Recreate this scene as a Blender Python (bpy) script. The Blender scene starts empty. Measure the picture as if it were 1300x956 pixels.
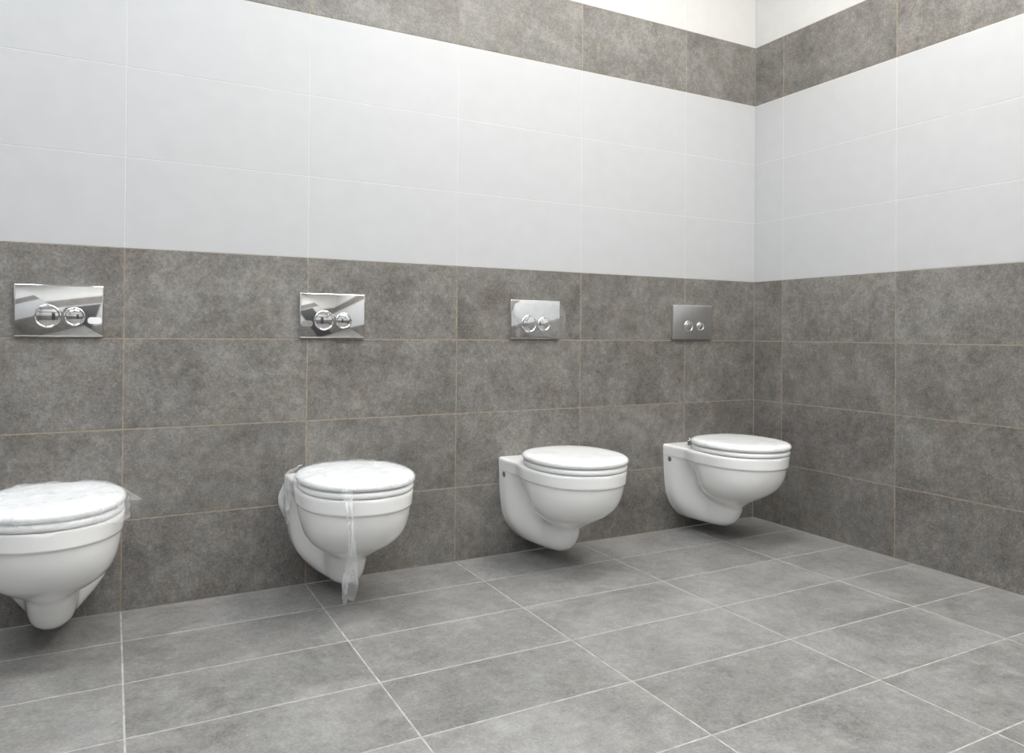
import bpy, bmesh, math, random
import numpy as np
from mathutils import Vector, Matrix, noise
random.seed(7)
S = bpy.context.scene
S.view_settings.view_transform = 'Standard'
CX,CY,CZ,YAW,PIT,ROL,F,PY=-2.89358,-2.77393,0.92608,0.49229,0.00631,0.00822,945.69117,417.57094
RN,FY0=.181,.270
# ------------------------------------------------------------------ helpers
def link(o,parent=None):
    S.collection.objects.link(o)
    if parent: o.parent=parent
    return o
def mesh_obj(name,bm,mats,parent=None,smooth=False):
    me=bpy.data.meshes.new(name); bm.to_mesh(me); bm.free()
    for m in mats: me.materials.append(m)
    if smooth:
        for f in me.polygons: f.use_smooth=True
    return link(bpy.data.objects.new(name,me),parent)
def empty(name,loc=(0,0,0)):
    e=bpy.data.objects.new(name,None); e.location=loc; e.empty_display_size=.1
    return link(e)
def newmat(name):
    m=bpy.data.materials.new(name); m.use_nodes=True
    nt=m.node_tree; return m,nt,nt.nodes['Principled BSDF']
def simple(name,col,rough=.5,metal=0,spec=.5,coat=0,nscale=0,namt=0,bump=0):
    m,nt,b=newmat(name)
    b.inputs['Base Color'].default_value=(*col,1); b.inputs['Roughness'].default_value=rough
    b.inputs['Metallic'].default_value=metal; b.inputs['Specular IOR Level'].default_value=spec
    b.inputs['Coat Weight'].default_value=coat
    if nscale:
        tc=nt.nodes.new('ShaderNodeTexCoord'); n=nt.nodes.new('ShaderNodeTexNoise'); n.inputs['Scale'].default_value=nscale
        n.inputs['Detail'].default_value=5
        nt.links.new(tc.outputs['Object'],n.inputs['Vector'])
        r=nt.nodes.new('ShaderNodeValToRGB'); r.color_ramp.elements[0].position=.3; r.color_ramp.elements[1].position=.7
        r.color_ramp.elements[0].color=(*[c*(1-namt) for c in col],1); r.color_ramp.elements[1].color=(*[min(1,c*(1+namt)) for c in col],1)
        nt.links.new(n.outputs['Fac'],r.inputs[0]); nt.links.new(r.outputs[0],b.inputs['Base Color'])
        if bump:
            bp=nt.nodes.new('ShaderNodeBump'); bp.inputs['Strength'].default_value=bump; bp.inputs['Distance'].default_value=.002
            nt.links.new(n.outputs['Fac'],bp.inputs['Height']); nt.links.new(bp.outputs[0],b.inputs['Normal'])
    return m
def stone(name,base,lo,hi,rough,dust=0.0,warm=0.3,speck=.35):
    m,nt,b=newmat(name); N=nt.nodes.new; L=nt.links.new
    tc=N('ShaderNodeTexCoord'); at=N('ShaderNodeAttribute'); at.attribute_name='tile_rand'
    sc=N('ShaderNodeVectorMath'); sc.operation='SCALE'; sc.inputs['Scale'].default_value=23; L(at.outputs['Color'],sc.inputs[0])
    ad=N('ShaderNodeVectorMath'); L(tc.outputs['Object'],ad.inputs[0]); L(sc.outputs[0],ad.inputs[1])
    def nz(s,d,r=.6,dist=0):
        n=N('ShaderNodeTexNoise'); n.inputs['Scale'].default_value=s; n.inputs['Detail'].default_value=d; n.inputs['Roughness'].default_value=r
        n.inputs['Distortion'].default_value=dist; L(ad.outputs[0],n.inputs['Vector']); return n.outputs['Fac']
    def mth(op,a,c,cl=False):
        n=N('ShaderNodeMath'); n.operation=op; n.use_clamp=cl
        for i,v in enumerate((a,c)):
            if isinstance(v,(int,float)): n.inputs[i].default_value=v
            else: L(v,n.inputs[i])
        return n.outputs[0]
    a=nz(5.5,8,.70,.4); c=nz(30,6,.78); d=nz(130,3,.75)
    s=mth('ADD',mth('MULTIPLY',a,.36),mth('MULTIPLY',c,.32)); s=mth('ADD',s,mth('MULTIPLY',d,.32))
    sep=N('ShaderNodeSeparateColor'); L(at.outputs['Color'],sep.inputs[0])
    s=mth('ADD',s,mth('MULTIPLY',mth('SUBTRACT',sep.outputs[0],.5),.035))
    r=N('ShaderNodeValToRGB'); L(s,r.inputs[0]); e=r.color_ramp.elements
    e[0].position=.38; e[0].color=(*lo,1); e[1].position=.63; e[1].color=(*hi,1)
    k=e.new(.50); k.color=(*base,1)
    w=nz(9,5,.7); wr=N('ShaderNodeValToRGB'); wr.color_ramp.elements[0].position=.48; wr.color_ramp.elements[1].position=.68; L(w,wr.inputs[0])
    mx=N('ShaderNodeMix'); mx.data_type='RGBA'; mx.blend_type='MULTIPLY'
    L(mth('MULTIPLY',wr.outputs[0],warm),mx.inputs['Factor']); L(r.outputs[0],mx.inputs['A']); mx.inputs['B'].default_value=(.8,.62,.46,1)
    out=mx.outputs['Result']
    sp=nz(85,3,.6); sr=N('ShaderNodeValToRGB'); sr.color_ramp.elements[0].position=.60; sr.color_ramp.elements[1].position=.72; L(sp,sr.inputs[0])
    m2=N('ShaderNodeMix'); m2.data_type='RGBA'; L(mth('MULTIPLY',sr.outputs[0],speck),m2.inputs['Factor']); L(out,m2.inputs['A']); m2.inputs['B'].default_value=(hi[0]*1.2,hi[1]*1.2,hi[2]*1.17,1)
    out=m2.outputs['Result']
    if dust>0:
        n=N('ShaderNodeTexNoise'); n.inputs['Scale'].default_value=2.6; n.inputs['Detail'].default_value=10; n.inputs['Roughness'].default_value=.74; n.inputs['Distortion'].default_value=.3
        L(tc.outputs['Object'],n.inputs['Vector'])
        dr=N('ShaderNodeValToRGB'); dr.color_ramp.elements[0].position=.47; dr.color_ramp.elements[1].position=.74; L(n.outputs['Fac'],dr.inputs[0])
        m3=N('ShaderNodeMix'); m3.data_type='RGBA'; L(mth('MULTIPLY',dr.outputs[0],dust),m3.inputs['Factor']); L(out,m3.inputs['A']); m3.inputs['B'].default_value=(.52,.52,.515,1)
        out=m3.outputs['Result']
    L(out,b.inputs['Base Color'])
    rr=mth('ADD',mth('MULTIPLY',c,.25),rough-.12); L(rr,b.inputs['Roughness'])
    bp=N('ShaderNodeBump'); bp.inputs['Strength'].default_value=.12; bp.inputs['Distance'].default_value=.002; L(s,bp.inputs['Height']); L(bp.outputs[0],b.inputs['Normal'])
    return m
M_dark=stone('dark_stone_tile',(.180,.172,.161),(.088,.083,.076),(.30,.292,.278),.48,warm=.32,speck=.3)
M_floor=stone('floor_stone_tile',(.225,.223,.218),(.125,.123,.12),(.34,.338,.332),.42,dust=.36,warm=.12,speck=.32)
M_white=simple('white_glazed_tile',(.505,.515,.527),.42,nscale=14,namt=.02)
M_top=simple('upper_white_tile',(.61,.61,.60),.4,nscale=14,namt=.02)
M_gd=simple('wall_grout_brown',(.30,.25,.195),.9,nscale=40,namt=.2)
M_gl=simple('wall_grout_white',(.63,.63,.62),.8,nscale=40,namt=.05)
M_gf=simple('floor_grout',(.42,.41,.39),.9,nscale=30,namt=.25)
M_plaster=simple('white_plaster',(.85,.85,.84),.8,nscale=20,namt=.02)
M_cer=simple('sanitary_ceramic',(.93,.935,.935),.07,coat=.5,nscale=6,namt=.01)
M_seat=simple('seat_plastic',(.88,.89,.90),.14,nscale=8,namt=.01)
M_chrome=simple('polished_chrome',(.88,.885,.89),.05,metal=1,nscale=30,namt=.03)
M_satin=simple('satin_chrome',(.68,.68,.68),.34,metal=1,nscale=30,namt=.03)
M_hinge=simple('hinge_grey',(.16,.16,.16),.4,nscale=30,namt=.05)
M_added_door=simple('added_door_dark',(.05,.05,.055),.4,nscale=20,namt=.1)  # dark surface of the added door that the chrome mirrors
M_frame=simple('added_panel_frame',(.7,.7,.7),.4,nscale=20,namt=.02)  # edging of the added ceiling light panels
def emit(name,col,st):
    m,nt,b=newmat(name); b.inputs['Emission Color'].default_value=(*col,1); b.inputs['Emission Strength'].default_value=st
    b.inputs['Base Color'].default_value=(.9,.9,.9,1); return m
M_warm=emit('added_panel_warm',(1,.965,.91),20); M_cool=emit('added_panel_cool',(.96,.985,1),13)  # glow of the added ceiling panels, tinted to warm the right side
def film_mat(name,lo,hi,scale,bs=.35):
    m,nt,b=newmat(name); N=nt.nodes.new; L=nt.links.new
    b.inputs['Base Color'].default_value=(.88,.91,.94,1); b.inputs['Roughness'].default_value=.12
    tr=N('ShaderNodeBsdfTransparent'); mx=N('ShaderNodeMixShader')
    tc=N('ShaderNodeTexCoord'); n=N('ShaderNodeTexNoise'); n.inputs['Scale'].default_value=scale; n.inputs['Detail'].default_value=4; n.inputs['Distortion'].default_value=1.2
    L(tc.outputs['Object'],n.inputs['Vector'])
    r=N('ShaderNodeMapRange'); r.inputs['From Min'].default_value=.4; r.inputs['From Max'].default_value=.72; r.inputs['To Min'].default_value=lo; r.inputs['To Max'].default_value=hi
    L(n.outputs['Fac'],r.inputs['Value'])
    bp=N('ShaderNodeBump'); bp.inputs['Strength'].default_value=bs; bp.inputs['Distance'].default_value=.006; L(n.outputs['Fac'],bp.inputs['Height']); L(bp.outputs[0],b.inputs['Normal'])
    L(r.outputs[0],mx.inputs[0]); L(tr.outputs[0],mx.inputs[1]); L(b.outputs[0],mx.inputs[2])
    L(mx.outputs[0],nt.nodes['Material Output'].inputs['Surface']); return m
M_film=film_mat('clear_protective_film',.15,.46,11)
M_tight=film_mat('tight_protective_film',.05,.22,6,.15)
M_peel=film_mat('plate_film',.03,.16,25)
# ------------------------------------------------------------------ tiled surfaces
def tiled(name,mp,ue,ve,rowmat,groutmat,gaps,thick,mats):
    bm=bmesh.new(); cl=bm.loops.layers.float_color.new('tile_rand')
    def face(vs,mi,c):
        f=bm.faces.new(vs); f.material_index=mi
        for l in f.loops: l[cl]=(*c,1)
    for j in range(len(ve)-1):
        gap=gaps(j)
        for i in range(len(ue)-1):
            c=(random.random(),random.random(),random.random())
            u0,u1,v0,v1=ue[i]+gap/2,ue[i+1]-gap/2,ve[j]+gap/2,ve[j+1]-gap/2
            def ring(ins,d): return [bm.verts.new(mp(a,b2,d)) for a,b2 in((u0+ins,v0+ins),(u1-ins,v0+ins),(u1-ins,v1-ins),(u0+ins,v1-ins))]
            A=ring(.0007,0); B=ring(0,-.0005); C=ring(0,-.002)
            face(A,rowmat(j),c)
            for k in range(4):
                face([A[k],B[k],B[(k+1)%4],A[(k+1)%4]],rowmat(j),c); face([B[k],C[k],C[(k+1)%4],B[(k+1)%4]],rowmat(j),c)
    for j in range(len(ve)-1):
        u0,u1,v0,v1=ue[0],ue[-1],ve[j],ve[j+1]
        P=[bm.verts.new(mp(a,b2,-.0007)) for a,b2 in((u0,v0),(u1,v0),(u1,v1),(u0,v1))]
        Q=[bm.verts.new(mp(a,b2,-thick)) for a,b2 in((u0,v0),(u1,v0),(u1,v1),(u0,v1))]
        face(P,groutmat(j),(0,0,0)); face(Q[::-1],groutmat(j),(0,0,0))
        for k in range(4): face([P[k],Q[k],Q[(k+1)%4],P[(k+1)%4]],groutmat(j),(0,0,0))
    bmesh.ops.recalc_face_normals(bm,faces=bm.faces)
    return mesh_obj(name,bm,mats)
H=3.3; XL=-5.26; YF=-4.4
vz=[0,.3,.6,.9,1.2,1.5,1.8,2.1,2.4,2.7,3.0,3.3]
rm=lambda j:0 if(j<4 or j==7) else (1 if j<7 else 4)
gm=lambda j:2 if(j<4 or j==7) else 3
gp=lambda j:.0046 if(j<4 or j==7) else .0026
mats=[M_dark,M_white,M_gd,M_gl,M_top]
ux=[XL]+[-.46-.6*k for k in range(7,-1,-1)]+[0]
uy=[YF]+[-RN-.6*k for k in range(6,-1,-1)]+[0]
tiled('wall_back',lambda u,v,d:(u,-d,v),ux,vz,rm,gm,gp,.12,mats)
tiled('wall_right',lambda u,v,d:(-d,u,v),uy,vz,rm,gm,gp,.12,mats)
tiled('wall_left',lambda u,v,d:(XL+d,u,v),uy,vz,rm,gm,gp,.12,mats)
tiled('wall_front',lambda u,v,d:(u,YF+d,v),ux,vz,rm,gm,gp,.12,mats)
fy=[YF]+[-FY0-.3*k for k in range(13,-1,-1)]+[0]
tiled('floor',lambda u,v,d:(u,v,d),ux,fy,lambda j:0,lambda j:1,lambda j:.0048,.1,[M_floor,M_gf])
def box(bm,x0,x1,y0,y1,z0,z1,mi=0):
    r=bmesh.ops.create_cube(bm,size=1)
    for v in r['verts']: v.co=Vector(((x0+x1)/2+v.co.x*(x1-x0),(y0+y1)/2+v.co.y*(y1-y0),(z0+z1)/2+v.co.z*(z1-z0)))
    for f in {f for v in r['verts'] for f in v.link_faces}: f.material_index=mi
bm=bmesh.new(); box(bm,XL-.1,.1,YF-.1,.1,H,H+.1); mesh_obj('ceiling',bm,[M_plaster])
bm=bmesh.new(); box(bm,-2.3,-1.4,YF+.001,YF+.04,.001,2.05); box(bm,-1.52,-1.48,YF+.04,YF+.09,.98,1.1,1); mesh_obj('added_reflection_door_1',bm,[M_added_door,M_satin])  # unseen door added to put dark stripes in the chrome reflections
for k,(x,y) in enumerate([(-.95,-1.2),(-2.2,-1.3),(-4.0,-1.3),(-.95,-2.8),(-2.3,-3.0),(-4.0,-3.1)]):  # unseen glowing panels added overhead to light the room evenly
    bm=bmesh.new(); w,h=.6,.3
    box(bm,x-w,x+w,y-h,y+h,H-.03,H-.012,1)
    for a in((x-w-.02,x-w,y-h-.02,y+h+.02),(x+w,x+w+.02,y-h-.02,y+h+.02),(x-w,x+w,y-h-.02,y-h),(x-w,x+w,y+h,y+h+.02)): box(bm,*a,H-.04,H)
    mesh_obj('added_light_panel',bm,[M_frame,M_warm if x>-1 else M_cool])
# ------------------------------------------------------------------ toilet
K=np.array([.055,.062,.08,.11,.14,.17,.20,.23,.26,.29,.32,.35,.356,.361,.41])
def key(v): return lambda z: float(np.interp(z,K,v))
a_=key([0,0,0,0,.0,.050,.104,.140,.160,.170,.176,.179,.1795,.184,.188])
yb_=key([.22,.24,.28,.305,.32,.338,.395,.455,.494,.516,.529,.536,.538,.544,.548])
yc_=key([.22,.22,.23,.25,.27,.28,.285,.29,.295,.30,.30,.30,.30,.30,.30])
bb_=key([.05,.05,.05,.05,.05,.07,.11,.135,.145,.15,.16,.18,.19,.20,.21])
yt_=key([.23,.255,.29,.312,.325,.328,.33,.33,.33,.33,.33,.33,.33,.33,.33])
wt_=key([.036,.050,.062,.069,.071,.073,.082,.095,.108,.122,.138,.152,.156,.160,.163])
wr_=key([.048,.064,.086,.114,.134,.146,.153,.157,.160,.162,.164,.165,.165,.166,.167])
q_=key([1,1,1,1,1,1,1,1,1,.95,.85,.65,.5,.35,0])
def sst(x): x=min(1,max(0,x)); return x*x*(3-2*x)
def sm(fn,z,h=.012): return (fn(z-h)+2*fn(z)+fn(z+h))/4 if .07<z<.343 else fn(z)
def outline(z,n=40):
    a,yb,yc,bb,yt,wt,wr,q=[sm(f,z) for f in(a_,yb_,yc_,bb_,yt_,wt_,wr_,q_)]
    Lh=max(yb if a>0.001 else 0,yt); pts=[]
    for i in range(n+1):
        y=Lh*math.sin(math.pi/2*i/n)
        wB=0
        if a>.001:
            t=(y-yc)/(yb-yc) if y>yc else (yc-y)/bb
            if t<1: wB=a*(1-t**2.35)**.5
        wn=wt+(wr-wt)*(1-sst((y-.045)/.15))
        w1=wn*q+(1-q)*wr
        cap=1-min(1,(y/yt))**5
        wR=w1*max(0,cap)**.5
        pts.append(((wB**8+wR**8)**(1/8) if i<n else 0,y))
    return pts
def toilet_bowl(parent):
    bm=bmesh.new(); zs=[.055,.0565,.059,.063,.069,.075]+[.08+.01*i for i in range(27)]+[.346,.352,.356,.3585,.361,.365,.375,.385,.395,.402,.407,.4095,.41]
    zs=sorted(set(round(z,4) for z in zs)); rings=[]
    for z in zs:
        o=outline(z); shr=0
        if z>.40: shr=.009*(1-math.sqrt(max(0,1-((z-.40)/.01)**2)))
        if z<.075: shr=.018*(1-math.sqrt(max(0,1-((.075-z)/.0201)**2)))
        P=[]
        for w,y in o: P.append((max(0,w-shr),min(y,max(0,o[-1][1]-shr))))
        ring=[bm.verts.new((-w,-y,z)) for w,y in P]+[bm.verts.new((w,-y,z)) for w,y in P[-2::-1]]
        rings.append(ring)
    for A,B in zip(rings,rings[1:]):
        n=len(A)
        for k in range(n): bm.faces.new([A[k],A[(k+1)%n],B[(k+1)%n],B[k]])
    bm.faces.new(rings[0][::-1]); bm.faces.new(rings[-1])
    bmesh.ops.recalc_face_normals(bm,faces=bm.faces)
    o=mesh_obj('bowl',bm,[M_cer],parent,True)
    o.data.set_sharp_from_angle(angle=math.radians(50)); return o
def egg(t,s=0.0):
    yc=.325; fr=.226+s; re=.215+s; W=.187+s
    c,sn=math.cos(t),math.sin(t)
    e=2.12 if c>0 else 2.4
    x=W*math.copysign(abs(sn)**(2/e),sn); y=(fr if c>0 else re)*math.copysign(abs(c)**(2/e),c)
    return x,-(yc+y)
def slab(name,parent,prof,mat,n=80):
    bm=bmesh.new(); rings=[]
    for s,z in prof: rings.append([bm.verts.new((*egg(2*math.pi*k/n,s),z)) for k in range(n)])
    for A,B in zip(rings,rings[1:]):
        for k in range(n): bm.faces.new([A[k],A[(k+1)%n],B[(k+1)%n],B[k]])
    bm.faces.new(rings[0][::-1]); bm.faces.new(rings[-1])
    bmesh.ops.recalc_face_normals(bm,faces=bm.faces)
    return mesh_obj(name,bm,[mat],parent,True)
def cyl(name,parent,loc,r,h,axis,mat,bev=.002,seg=40):
    bm=bmesh.new(); bmesh.ops.create_cone(bm,cap_ends=True,segments=seg,radius1=r,radius2=r,depth=h)
    ed=[e for e in bm.edges if abs(e.verts[0].co.z-e.verts[1].co.z)<1e-6]
    if bev: bmesh.ops.bevel(bm,geom=ed,offset=bev,segments=3,profile=.6,affect='EDGES')
    R={'z':Matrix(),'y':Matrix.Rotation(math.pi/2,4,'X'),'x':Matrix.Rotation(math.pi/2,4,'Y')}[axis]
    bmesh.ops.transform(bm,matrix=Matrix.Translation(loc)@R,verts=bm.verts)
    o=mesh_obj(name,bm,[mat],parent,True); o.data.set_sharp_from_angle(angle=math.radians(40)); return o
ZT=.4655
def film(parent,seed,droop,flare,corner=None,amp=.005,mat=None):
    bm=bmesh.new(); n=160; rings=[]; ns=20; nd=9
    for j in range(ns+nd+1):
        ring=[]
        for k in range(n):
            t=2*math.pi*k/n
            if j<=ns:
                f=.02+.98*j/ns; x,y=egg(t,.002); x*=f; y=-.325+(y+.325)*f
                rg=1-abs(noise.noise(Vector((x*9+seed,y*14-x*6,seed))))*2.6
                wv=max(0,rg)**2+.35*noise.noise(Vector((x*30+seed,y*26,3)))
                z=ZT+.0012+amp*max(0,wv)*(1-.5*f**4)-.014*f**10
            else:
                g=(j-ns)/nd
                dn=droop*(.7+.6*noise.noise(Vector((math.cos(t)*2.3+seed,math.sin(t)*2.3,seed))))
                ex=0
                if corner:
                    for ct,amt,ext in corner:
                        dd=math.cos(t-ct); ex+=max(0,(dd-.93)/.07)**1.5*ext*g; dn+=max(0,(dd-.93)/.07)*amt
                s=.004+flare*g*(1+.9*math.sin(t*23+seed+3*noise.noise(Vector((t*3,seed,0)))))*.5+ex
                x,y=egg(t,s); z=ZT-.0125-dn*g+.003*noise.noise(Vector((x*50,y*50,g*3)))
                y=min(y,-.02)
            ring.append(bm.verts.new((x,y,z)))
        rings.append(ring)
    for A,B in zip(rings,rings[1:]):
        for k in range(n): bm.faces.new([A[k],A[(k+1)%n],B[(k+1)%n],B[k]])
    bm.faces.new(rings[0])
    return mesh_obj('plastic_film',bm,[mat or M_film],parent,True)
def ribbon(parent,path,width,seed,tw=.5):
    bm=bmesh.new(); prev=None; n=80; m=10
    for i in range(n+1):
        t=i/n; q=t*(len(path)-1); a=min(int(q),len(path)-2); fr=q-a
        P=Vector(path[a]).lerp(Vector(path[a+1]),fr)
        ang=tw*math.sin(t*6+seed); wd=width*(.75+.25*math.sin(t*9+seed))*(1+.5*t)
        row=[]
        for k in range(m+1):
            s=k/m-.5
            v=P+Vector((math.cos(ang)*s*wd,math.sin(ang)*s*wd*.6+.008*math.sin(s*11+t*8+seed)-.004,.012*noise.noise(Vector((s*6,t*6,seed)))-(.02*abs(s)*t)))
            row.append(bm.verts.new(v))
        if prev:
            for k in range(m): bm.faces.new([prev[k],prev[k+1],row[k+1],row[k]])
        prev=row
    return mesh_obj('film_strip',bm,[M_film],parent,True)
for idx,x in enumerate([-3.042,-2.170,-1.297,-.421]):
    e=empty('wall_hung_toilet',(x,0,0)); toilet_bowl(e)
    slab('seat',e,[(-.014,.4105),(-.005,.412),(-.002,.417),(-.002,.425),(-.005,.431),(-.014,.433)],M_seat)
    slab('lid',e,[(-.016,.4332),(-.004,.435),(.001,.440),(.002,.447),(-.001,.454),(-.009,.459),(-.025,.462),(-.06,.4635),(-.12,.4645),(-.17,.465)],M_seat)
    for sx in(-1,1):
        cyl('hinge',e,(sx*.075,-.088,.424),.014,.028,'z',M_hinge)
        cyl('hinge_pin',e,(sx*.075,-.098,.440),.009,.05,'x',M_chrome)
        cyl('fixing_cap',e,(sx*.1625,-.045,.345),.012,.008,'x',M_hinge)
    if idx==0: film(e,1.3,.038,.010,[(math.radians(115),.02,.05),(math.radians(60),.02,.02)],.010)
    elif idx==1:
        film(e,5.1,.014,.005,[(math.radians(-125),.07,.022)],.008)
        ribbon(e,[(-.092,-.545,.45),(-.09,-.567,.40),(-.085,-.573,.30),(-.085,-.567,.20),(-.088,-.571,.125)],.034,.4)
        ribbon(e,[(-.15,-.17,.468),(-.197,-.17,.44),(-.203,-.19,.37),(-.198,-.20,.28)],.034,2.0,1.0)
    elif idx==2: film(e,8.7,.012,.002,None,.002,M_tight)
    else: film(e,3.3,.013,.003,None,.002,M_tight)
# ------------------------------------------------------------------ flush plates
def rplate(name,parent,w,h,d,r,mat):
    bm=bmesh.new(); rings=[]
    prof=((0,0),(0,d-.004),(.0012,d-.0012),(.004,d)) if d>.006 else ((0,0),(.0003,d))
    for ins,dd in prof:
        P=[]
        for cx_,cz_,a0 in((w/2-r,h/2-r,0),(-w/2+r,h/2-r,90),(-w/2+r,-h/2+r,180),(w/2-r,-h/2+r,270)):
            for k in range(7):
                a=math.radians(a0+15*k); rr=max(.0005,r-ins); P.append(bm.verts.new((cx_+rr*math.cos(a),-dd,cz_+rr*math.sin(a))))
        rings.append(P)
    for A,B in zip(rings,rings[1:]):
        n=len(A)
        for k in range(n): bm.faces.new([A[k],A[(k+1)%n],B[(k+1)%n],B[k]])
    bm.faces.new(rings[0][::-1]); bm.faces.new(rings[-1]); bmesh.ops.recalc_face_normals(bm,faces=bm.faces)
    o=mesh_obj(name,bm,[mat],parent,True); o.data.set_sharp_from_angle(angle=math.radians(25)); return o
def ringo(name,parent,x,z,y,R,r,mat):
    bm=bmesh.new(); n=48;m=10; V=[[bm.verts.new((x+(R+r*math.cos(b))*math.cos(a),y-r*math.sin(b),z+(R+r*math.cos(b))*math.sin(a))) for b in [2*math.pi*j/m for j in range(m)]] for a in [2*math.pi*i/n for i in range(n)]]
    for i in range(n):
        for j in range(m): bm.faces.new([V[i][j],V[(i+1)%n][j],V[(i+1)%n][(j+1)%m],V[i][(j+1)%m]])
    bmesh.ops.recalc_face_normals(bm,faces=bm.faces)
    return mesh_obj(name,bm,[mat],parent,True)
def dish(name,parent,x,z,y,R,depth,mat):
    bm=bmesh.new(); n=48; c0=bm.verts.new((x,y-depth,z)); rows=[]
    for j in range(1,9):
        f=j/8; rows.append([bm.verts.new((x+R*f*math.cos(2*math.pi*k/n),y-depth*(1-f*f),z+R*f*math.sin(2*math.pi*k/n))) for k in range(n)])
    for k in range(n): bm.faces.new([c0,rows[0][k],rows[0][(k+1)%n]])
    for A,B in zip(rows,rows[1:]):
        for k in range(n): bm.faces.new([A[k],B[k],B[(k+1)%n],A[(k+1)%n]])
    bmesh.ops.recalc_face_normals(bm,faces=bm.faces)
    return mesh_obj(name,bm,[mat],parent,True)
for idx,x in enumerate([-3.042,-2.170,-1.297,-.421]):
    e=empty('flush_plate',(x,-.0002,.987)); mt=M_satin if idx==3 else M_chrome
    rplate('plate',e,.246,.166,.013,.006,mt)
    for bx,R in((-.033,.034),(.041,.027)):
        if idx==3: bx+=.008; R*=.72
        ringo('button_rim',e,bx,-.018,-.0135,R,.0032,mt); dish('button',e,bx,-.018,-.0132,R-.002,.005,mt)
    if idx in(0,1):
        o=rplate('cover_tab',e,.04,.022,.004,.009,M_seat if idx==0 else M_satin); o.location=(.098 if idx==0 else -.095,-.0131,-.03)
    if idx==2:
        bm=bmesh.new(); rows=[]
        for i in range(25):
            u=-.10+.235*i/24
            rows.append([bm.verts.new((u+.006*j/8,-.0175-.012*max(0,(u-.05)/.08)**2-.0015*math.sin(j*1.3+u*60)-(.003 if abs(u)<.08 else 0),-.075+.145*j/8+.004*math.sin(u*40))) for j in range(9)])
        for A,B in zip(rows,rows[1:]):
            for k in range(8): bm.faces.new([A[k],B[k],B[k+1],A[k+1]])
        mesh_obj('peeled_film',bm,[M_peel],e,True)
# ------------------------------------------------------------------ world + camera
w=bpy.data.worlds.new('world'); S.world=w; w.use_nodes=True; w.node_tree.nodes['Background'].inputs[0].default_value=(.9,.95,1,1); w.node_tree.nodes['Background'].inputs[1].default_value=.3
cam=bpy.data.cameras.new('camera'); co=link(bpy.data.objects.new('camera',cam)); S.camera=co
f=Vector((math.sin(YAW)*math.cos(PIT),math.cos(YAW)*math.cos(PIT),math.sin(PIT))); r=Vector((math.cos(YAW),-math.sin(YAW),0)); u=r.cross(f)
r2=r*math.cos(ROL)+u*math.sin(ROL); u2=-r*math.sin(ROL)+u*math.cos(ROL)
Mx=Matrix((r2,u2,-f)).transposed().to_4x4(); Mx.translation=(CX,CY,CZ); co.matrix_world=Mx
cam.sensor_fit='HORIZONTAL'; cam.sensor_width=36; cam.lens=F/1300*36; cam.shift_y=(PY-478)/1300; cam.clip_start=.02
